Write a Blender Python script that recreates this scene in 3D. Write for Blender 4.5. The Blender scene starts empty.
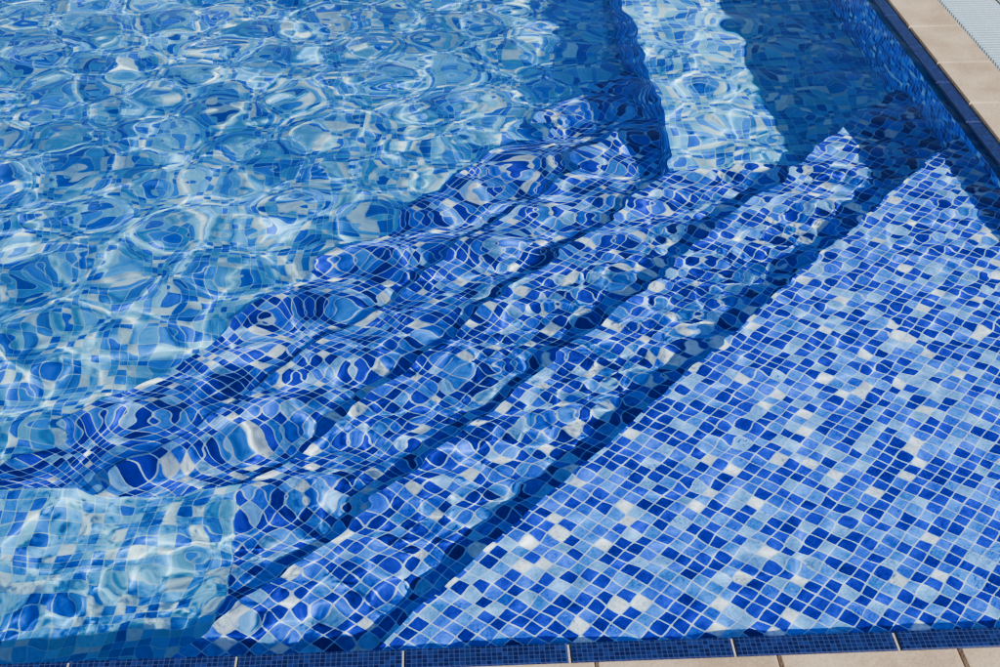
import bpy, math, numpy as np
from mathutils import Vector
sc = bpy.context.scene
rng = np.random.RandomState(11)

# ---------------------------------------------------------------- parameters
W, L = 7.0, 9.0
CX = [1.86, 2.37, 2.88, 3.39, 3.90]
RT = 1.15
CY = [c * RT for c in CX]
D = [0.13, 0.35, 0.56, 0.77, 0.95, 1.10]
BW = 0.85
DF = D[-1]
TILE = 0.0305

# ---------------------------------------------------------------- node helper
class N:
    def __init__(s, mat):
        mat.use_nodes = True
        s.t = mat.node_tree; s.t.nodes.clear()
    def n(s, typ, **kw):
        nd = s.t.nodes.new(typ)
        for k, v in kw.items(): setattr(nd, k, v)
        return nd
    def l(s, a, b): s.t.links.new(a, b)
    def val(s, sock, v):
        if hasattr(v, 'is_output') or isinstance(v, bpy.types.NodeSocket): s.l(v, sock)
        else: sock.default_value = v
    def m(s, op, a, b=0.0, c=0.0):
        nd = s.n('ShaderNodeMath', operation=op)
        s.val(nd.inputs[0], a); s.val(nd.inputs[1], b); s.val(nd.inputs[2], c)
        return nd.outputs[0]
    def mix(s, f, a, b, bt='MIX'):
        nd = s.n('ShaderNodeMix', data_type='RGBA', blend_type=bt)
        s.val(nd.inputs[0], f); s.val(nd.inputs[6], a); s.val(nd.inputs[7], b)
        return nd.outputs[2]
    def ramp(s, f, stops, interp='LINEAR'):
        nd = s.n('ShaderNodeValToRGB'); cr = nd.color_ramp; cr.interpolation = interp
        while len(cr.elements) < len(stops): cr.elements.new(0.5)
        for e, (p, c) in zip(cr.elements, stops): e.position = p; e.color = c
        s.val(nd.inputs[0], f); return nd.outputs[0]
    def sstep(s, v, a, b):
        nd = s.n('ShaderNodeMapRange', interpolation_type='SMOOTHSTEP')
        s.val(nd.inputs[0], v); nd.inputs[1].default_value = a; nd.inputs[2].default_value = b
        return nd.outputs[0]

def mosaic(name, stops, tile=TILE, gap=0.040, grout=(0.42, 0.64, 0.92, 1), rough=0.35, mott=0.8, diffuse=True):
    mat = bpy.data.materials.new(name); g = N(mat)
    uv = g.n('ShaderNodeUVMap').outputs[0]
    sep = g.n('ShaderNodeSeparateXYZ'); g.l(uv, sep.inputs[0])
    u = g.m('DIVIDE', sep.outputs[0], tile); v = g.m('DIVIDE', sep.outputs[1], tile)
    fu, fv = g.m('FLOOR', u), g.m('FLOOR', v)
    comb = g.n('ShaderNodeCombineXYZ'); g.l(fu, comb.inputs[0]); g.l(fv, comb.inputs[1])
    wn = g.n('ShaderNodeTexWhiteNoise', noise_dimensions='2D'); g.l(comb.outputs[0], wn.inputs[0])
    col = g.ramp(wn.outputs[0], stops, 'CONSTANT')
    sc2 = g.n('ShaderNodeSeparateColor'); g.l(wn.outputs[1], sc2.inputs[0])
    tone = g.m('MULTIPLY_ADD', sc2.outputs[1], 0.4, 0.82)
    nz = g.n('ShaderNodeTexNoise'); nz.inputs['Scale'].default_value = 110; nz.inputs['Detail'].default_value = 2
    off = g.n('ShaderNodeVectorMath', operation='MULTIPLY_ADD')
    g.l(wn.outputs[1], off.inputs[0]); off.inputs[1].default_value = (3, 3, 3); g.l(uv, off.inputs[2])
    g.l(off.outputs[0], nz.inputs['Vector'])
    mt = g.m('MULTIPLY_ADD', nz.outputs[0], mott * 1.6, 1 - mott * 0.8)
    tt = g.m('MULTIPLY', tone, mt)
    cc = g.n('ShaderNodeCombineColor')
    for i in range(3): g.l(tt, cc.inputs[i])
    col = g.mix(1.0, col, cc.outputs[0], 'MULTIPLY')
    au = g.m('ABSOLUTE', g.m('SUBTRACT', g.m('FRACT', u), 0.5))
    av = g.m('ABSOLUTE', g.m('SUBTRACT', g.m('FRACT', v), 0.5))
    r = 0.10
    qu = g.m('MAXIMUM', g.m('SUBTRACT', au, 0.5 - gap - r), 0)
    qv = g.m('MAXIMUM', g.m('SUBTRACT', av, 0.5 - gap - r), 0)
    d = g.m('SQRT', g.m('ADD', g.m('POWER', qu, 2), g.m('POWER', qv, 2)))
    mask = g.sstep(d, r - 0.02, r + 0.02)
    col = g.mix(mask, col, grout)
    if diffuse:
        b = g.n('ShaderNodeBsdfDiffuse'); g.l(col, b.inputs[0])
    else:
        b = g.n('ShaderNodeBsdfPrincipled'); g.l(col, b.inputs['Base Color'])
        b.inputs['Roughness'].default_value = rough
    o = g.n('ShaderNodeOutputMaterial'); g.l(b.outputs[0], o.inputs[0])
    return mat

navy = (0.001, 0.006, 0.30, 1); navy2 = (0.0015, 0.018, 0.52, 1)
mid = (0.004, 0.095, 0.76, 1); mid2 = (0.015, 0.21, 0.86, 1)
lite = (0.11, 0.42, 0.92, 1); pale = (0.76, 0.91, 0.98, 1)
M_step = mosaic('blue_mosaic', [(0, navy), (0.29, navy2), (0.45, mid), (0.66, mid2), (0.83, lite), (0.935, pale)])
M_floor = mosaic('water_tinted_mosaic', [(0, (0.002, 0.10, 0.66, 1)), (0.15, (0.008, 0.22, 0.82, 1)), (0.38, (0.025, 0.40, 0.92, 1)),
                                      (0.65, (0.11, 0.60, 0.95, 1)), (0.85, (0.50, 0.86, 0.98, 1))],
                 gap=0.032, grout=(0.28, 0.68, 0.94, 1), mott=0.4)  # cyan of light filtered through water, and extra brightness, put into the tile colours
M_edge = mosaic('navy_edge_tile', [(0, (0.002, 0.004, 0.04, 1)), (0.5, (0.003, 0.008, 0.055, 1)), (0.8, (0.005, 0.012, 0.08, 1))],
                tile=0.0095, gap=0.07, grout=(0.02, 0.03, 0.09, 1), rough=0.15, mott=0.3, diffuse=False)

# ---------------------------------------------------------------- mesh helper
def mesh_obj(name, polys, mats, parent=None):
    vs, fs, uvs, mi = [], [], [], []
    for p, o, ud, vd, m in polys:
        b = len(vs); vs += [tuple(q) for q in p]; fs.append(list(range(b, b + len(p)))); mi.append(m)
        o, ud, vd = Vector(o), Vector(ud), Vector(vd)
        for q in p:
            w = Vector(q) - o; uvs.append((w.dot(ud) + 50, w.dot(vd) + 50))
    me = bpy.data.meshes.new(name); me.from_pydata(vs, [], fs)
    uvl = me.uv_layers.new(name='UVMap')
    for i, c in enumerate(uvs): uvl.data[i].uv = c
    for m in mats: me.materials.append(m)
    for i, f in enumerate(me.polygons): f.material_index = mi[i]
    ob = bpy.data.objects.new(name, me); sc.collection.objects.link(ob)
    if parent: ob.parent = parent
    return ob

hyp = math.hypot(1, RT); DU = (1 / hyp, RT / hyp, 0); DV = (-RT / hyp, 1 / hyp, 0)
X, Y, Z = (1, 0, 0), (0, 1, 0), (0, 0, 1)
pool = bpy.data.objects.new('swimming_pool', None); sc.collection.objects.link(pool)
def A(i, z, o=0.0):
    return (-(CX[i] * (1 - o / CY[i])), o, z)
def B(i, z, o=0.0):
    return (-o, CY[i] * (1 - o / CX[i]), z)

pl = [([A(0, -D[0]), (0, 0, -D[0]), B(0, -D[0])], B(0, 0), DU, DV, 0)]
d = -D[1]; pl.append(([A(0, d), B(0, d), B(1, d), A(1, d)], B(0, 0), DU, DV, 0))
for i in (0, 1):
    pl.append(([A(i, -D[i]), B(i, -D[i]), B(i, -D[i + 1]), A(i, -D[i + 1])], B(i, -D[i]), DU, Z, 0))
db = -D[2]
ax2 = A(2, 0, BW)[0]; by2 = B(2, 0, BW)[1]
xk = -CX[1] * (1 - by2 / CY[1]); yk = CY[1] * (1 + ax2 / CX[1])
pl.append(([(ax2, yk, db), (xk, by2, db), (-BW, by2, db), (ax2, BW, db)], B(1, 0), DU, DV, 0))
for i in (2, 3):
    d = -D[i + 1]
    pl.append(([A(i, d, BW), B(i, d, BW), B(i + 1, d, BW), A(i + 1, d, BW)], B(i, 0), DU, DV, 0))
for i in (2, 3, 4):
    pl.append(([A(i, -D[i], BW), B(i, -D[i], BW), B(i, -D[i + 1], BW), A(i, -D[i + 1], BW)], B(i, -D[i]), DU, Z, 0))
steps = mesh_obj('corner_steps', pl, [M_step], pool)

rb = [(-BW, by2, db), (xk, by2, db), B(1, db), (0, L, db), (-BW, L, db)]
lb = [(ax2, BW, db), (-W, BW, db), (-W, 0, db), A(1, db), (ax2, yk, db)]
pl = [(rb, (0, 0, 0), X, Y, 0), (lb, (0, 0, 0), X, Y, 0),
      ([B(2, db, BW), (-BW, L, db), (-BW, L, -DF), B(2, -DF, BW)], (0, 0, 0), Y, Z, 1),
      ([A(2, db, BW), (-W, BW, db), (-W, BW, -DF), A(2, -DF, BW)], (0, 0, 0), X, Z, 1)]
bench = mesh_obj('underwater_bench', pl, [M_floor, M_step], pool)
pl = [([(-W, 0, -DF), (0, 0, -DF), (0, L, -DF), (-W, L, -DF)], (0, 0, 0), X, Y, 0)]
floor = mesh_obj('pool_floor', pl, [M_floor], pool)
t = -0.06
pl = [([(-W, 0, t), (0, 0, t), (0, 0, -DF), (-W, 0, -DF)], (0, 0, 0), X, Z, 0),
      ([(0, 0, t), (0, L, t), (0, L, -DF), (0, 0, -DF)], (0, 0, 0), Y, Z, 0),
      ([(-W, L, t), (0, L, t), (0, L, -DF), (-W, L, -DF)], (0, 0, 0), X, Z, 0),
      ([(-W, 0, t), (-W, L, t), (-W, L, -DF), (-W, 0, -DF)], (0, 0, 0), Y, Z, 0)]
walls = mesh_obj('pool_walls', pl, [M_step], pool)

# ---------------------------------------------------------------- water
def waves(Xg, Yg):
    def add(n, lmin, lmax, slope, az=None, spread=math.pi):
        r = np.zeros_like(Xg)
        for _ in range(n):
            lam = math.exp(rng.uniform(math.log(lmin), math.log(lmax)))
            a = (rng.uniform(0, 2 * math.pi) if az is None else az + rng.normal() * spread)
            k = 2 * math.pi / lam; ph = rng.uniform(0, 2 * math.pi)
            r += slope / math.sqrt(n) / k * math.sqrt(2) * np.sin(k * (math.cos(a) * Xg + math.sin(a) * Yg) + ph)
        return r
    c = Yg / RT - Xg
    sg = lambda c0, w: 1 / (1 + np.exp(-(c - c0) / w))
    s, s1, s3, s4 = sg(2.0, 0.3), sg(1.9, 0.12), sg(2.5, 0.15), sg(3.8, 0.3)
    patch = np.clip(0.95 + 400 * add(8, 0.7, 1.6, 0.006) * 0.4, 0.5, 1.4)
    return ((0.5 + 0.5 * s) * add(10, 0.35, 0.8, 0.026) + (0.65 + 0.25 * s + 0.1 * s4) * add(60, 0.16, 0.30, 0.050)
            + (0.75 - 0.30 * s3 + 0.22 * s4) * add(30, 0.085, 0.14, 0.028)
            + patch * (1 - 0.5 * s1 - 0.38 * s3) * add(24, 0.05, 0.08, 0.046))
def axis(fine_end, step, end):
    a = list(np.arange(-0.02, fine_end, step)); s = step
    while a[-1] < end:
        s = min(s * 1.15, 0.05); a.append(a[-1] + s)
    a[-1] = end + 0.02
    return np.array(a)
ax = -axis(4.0, 0.0085, W)[::-1]; ay = axis(4.6, 0.0085, L)
Xg, Yg = np.meshgrid(ax, ay)
Hh = waves(Xg, Yg)
nx, ny = len(ax), len(ay)
co = np.stack([Xg, Yg, Hh], -1).reshape(-1, 3)
idx = np.arange(nx * ny).reshape(ny, nx)
q = np.stack([idx[:-1, :-1], idx[:-1, 1:], idx[1:, 1:], idx[1:, :-1]], -1).reshape(-1, 4)
me = bpy.data.meshes.new('pool_water')
me.vertices.add(len(co)); me.vertices.foreach_set('co', co.ravel())
me.loops.add(q.size); me.loops.foreach_set('vertex_index', q.ravel().astype(np.int32))
me.polygons.add(len(q)); me.polygons.foreach_set('loop_start', np.arange(0, q.size, 4, dtype=np.int32))
me.polygons.foreach_set('loop_total', np.full(len(q), 4, dtype=np.int32))
me.update(); me.validate(); me.shade_smooth()
water = bpy.data.objects.new('pool_water', me); sc.collection.objects.link(water)
mat = bpy.data.materials.new('water'); g = N(mat)
gl = g.n('ShaderNodeBsdfGlass'); gl.inputs['Roughness'].default_value = 0.0; gl.inputs['IOR'].default_value = 1.333
gl.inputs['Color'].default_value = (0.97, 1, 1, 1)
o = g.n('ShaderNodeOutputMaterial'); g.l(gl.outputs[0], o.inputs[0])
me.materials.append(mat)
water.cycles.is_caustics_caster = True
for ob in (steps, bench, floor): ob.cycles.is_caustics_receiver = True

# ---------------------------------------------------------------- edging, coping, grate, ground
def box(vs, fs, x0, x1, y0, y1, z0, z1, bev=0.0):
    b = len(vs); e = bev
    vs += [(x0, y0, z0), (x1, y0, z0), (x1, y1, z0), (x0, y1, z0),
           (x0, y0, z1 - e), (x1, y0, z1 - e), (x1, y1, z1 - e), (x0, y1, z1 - e)]
    for k in range(4): fs.append((b + k, b + (k + 1) % 4, b + 4 + (k + 1) % 4, b + 4 + k))
    if e:
        vs += [(x0 + e, y0 + e, z1), (x1 - e, y0 + e, z1), (x1 - e, y1 - e, z1), (x0 + e, y1 - e, z1)]
        for k in range(4): fs.append((b + 4 + k, b + 4 + (k + 1) % 4, b + 8 + (k + 1) % 4, b + 8 + k))
        fs.append((b + 8, b + 9, b + 10, b + 11))
    else: fs.append((b + 4, b + 5, b + 6, b + 7))
def planar(name, vs, fs, mats, parent=None):
    me = bpy.data.meshes.new(name); me.from_pydata(vs, [], fs); me.update()
    uvl = me.uv_layers.new(name='UVMap')
    for lp in me.loops:
        v = me.vertices[lp.vertex_index].co; uvl.data[lp.index].uv = (v.x + 50 + v.z, v.y + 50 + v.z)
    for m in mats: me.materials.append(m)
    ob = bpy.data.objects.new(name, me); sc.collection.objects.link(ob)
    if parent: ob.parent = parent
    return ob
def ring(vs, fs, w0, w1, z0, z1, seg, gap, bev):
    def run(a, b, place):
        n = max(1, round((b - a) / seg)); s = (b - a) / n
        for i in range(n): place(a + i * s + gap / 2, a + (i + 1) * s - gap / 2)
    run(-W - w1, w1, lambda a, b: box(vs, fs, a, b, -w1, -w0, z0, z1, bev))
    run(-W - w1, w1, lambda a, b: box(vs, fs, a, b, L + w0, L + w1, z0, z1, bev))
    run(-w0, L + w0, lambda a, b: box(vs, fs, w0, w1, a, b, z0, z1, bev))
    run(-w0, L + w0, lambda a, b: box(vs, fs, -W - w1, -W - w0, a, b, z0, z1, bev))

EB, CW, GW = 0.05, 0.24, 0.46
vs, fs = [], []; ring(vs, fs, 0.0, EB, -0.06, 0.008, 0.30, 0.003, 0.004)
trim = planar('edge_trim', vs, fs, [M_edge], pool)

def stone(name, base, dark, sc_, rough=0.75):
    mat = bpy.data.materials.new(name); g = N(mat)
    tc = g.n('ShaderNodeTexCoord').outputs['Object']
    n1 = g.n('ShaderNodeTexNoise'); n1.inputs['Scale'].default_value = sc_; n1.inputs['Detail'].default_value = 8; g.l(tc, n1.inputs['Vector'])
    n2 = g.n('ShaderNodeTexNoise'); n2.inputs['Scale'].default_value = sc_ * 25; n2.inputs['Detail'].default_value = 3; g.l(tc, n2.inputs['Vector'])
    f = g.m('ADD', g.m('MULTIPLY', n1.outputs[0], 0.65), g.m('MULTIPLY', n2.outputs[0], 0.35))
    col = g.ramp(f, [(0.38, dark), (0.60, base)])
    b = g.n('ShaderNodeBsdfPrincipled'); g.l(col, b.inputs['Base Color']); b.inputs['Roughness'].default_value = rough
    bp = g.n('ShaderNodeBump'); bp.inputs['Strength'].default_value = 0.35; bp.inputs['Distance'].default_value = 0.003
    g.l(n2.outputs[0], bp.inputs['Height']); g.l(bp.outputs[0], b.inputs['Normal'])
    o = g.n('ShaderNodeOutputMaterial'); g.l(b.outputs[0], o.inputs[0]); return mat
M_cop = stone('beige_stone', (0.40, 0.30, 0.21, 1), (0.24, 0.17, 0.11, 1), 7)
M_deck = stone('deck_stone', (0.28, 0.23, 0.18, 1), (0.2, 0.16, 0.12, 1), 2)
M_gr = stone('grout', (0.35, 0.33, 0.30, 1), (0.25, 0.23, 0.21, 1), 8)
vs, fs = [], []; ring(vs, fs, EB + 0.002, CW, -0.05, 0.014, 0.33, 0.003, 0.005)
planar('pool_coping', vs, fs, [M_cop])
vs, fs = [], []; ring(vs, fs, 0.004, CW - 0.004, -0.055, 0.004, 50, 0, 0)
planar('grout_bed', vs, fs, [M_gr], pool)
M_pl = stone('grate_plastic', (0.25, 0.36, 0.45, 1), (0.20, 0.30, 0.39, 1), 6, 0.4)
vs, fs = [], []
for i in range(int((L + 2 * GW) / 0.022)):
    y = -GW + i * 0.022
    box(vs, fs, CW + 0.008, GW - 0.006, y, y + 0.012, -0.02, 0.012, 0.002)
for i in range(int(W / 0.022)):
    x = -W + i * 0.022 - CW
    box(vs, fs, x, x + 0.012, -GW + 0.006, -CW - 0.008, -0.02, 0.012, 0.002)
for w in (CW + 0.03, 0.5 * (CW + GW), GW - 0.03):
    box(vs, fs, w - 0.006, w + 0.006, -GW, L + GW, -0.03, 0.009)
    box(vs, fs, -W - CW, CW, -w - 0.006, -w + 0.006, -0.03, 0.009)
planar('overflow_grate', vs, fs, [M_pl])
R = 300
i0, i1 = GW, R
vs = [(-W - i0, -i0, 0.012), (i0, -i0, 0.012), (i0, L + i0, 0.012), (-W - i0, L + i0, 0.012),
      (-W - R, -R, 0.012), (R, -R, 0.012), (R, L + R, 0.012), (-W - R, L + R, 0.012)]
fs = [(4, 5, 1, 0), (5, 6, 2, 1), (6, 7, 3, 2), (7, 4, 0, 3)]
b = len(vs)
vs += [(v[0], v[1], -0.15) for v in vs[:4]]
for k in range(4): fs.append((k, (k + 1) % 4, b + (k + 1) % 4, b + k))
c = len(vs)
vs += [(-W - CW, -CW, -0.15), (CW, -CW, -0.15), (CW, L + CW, -0.15), (-W - CW, L + CW, -0.15)]
for k in range(4): fs.append((b + k, b + (k + 1) % 4, c + (k + 1) % 4, c + k))
planar('ground', vs, fs, [M_deck])

# ---------------------------------------------------------------- light
az, el = math.radians(-43), math.radians(41)
sd = Vector((math.cos(az) * math.cos(el), math.sin(az) * math.cos(el), math.sin(el)))
ld = bpy.data.lights.new('sun', 'SUN'); ld.energy = 12; ld.angle = math.radians(0.5); ld.color = (1, 0.98, 0.94)
ld.cycles.is_caustics_light = True
lo = bpy.data.objects.new('sun', ld); sc.collection.objects.link(lo)
lo.rotation_euler = sd.to_track_quat('Z', 'Y').to_euler(); lo.location = (5, -5, 8)
w = bpy.data.worlds.new('World'); sc.world = w; w.use_nodes = True
nt = w.node_tree; bg = nt.nodes['Background']
sky = nt.nodes.new('ShaderNodeTexSky'); sky.sky_type = 'NISHITA'; sky.sun_disc = False
sky.sun_elevation = el; sky.sun_rotation = math.atan2(sd.x, sd.y)
nt.links.new(sky.outputs[0], bg.inputs[0]); bg.inputs[1].default_value = 0.08
w.cycles.sampling_method = 'NONE'

# ---------------------------------------------------------------- camera
cd = bpy.data.cameras.new('camera'); cam = bpy.data.objects.new('camera', cd); sc.collection.objects.link(cam)
cd.lens = 49.5; cd.sensor_width = 36; cd.clip_end = 1000; cd.clip_start = 0.05
cam.location = (-1.636, -1.732, 1.85)
cam.rotation_euler = (math.radians(90 - 34), 0, math.radians(-2.8))
sc.camera = cam
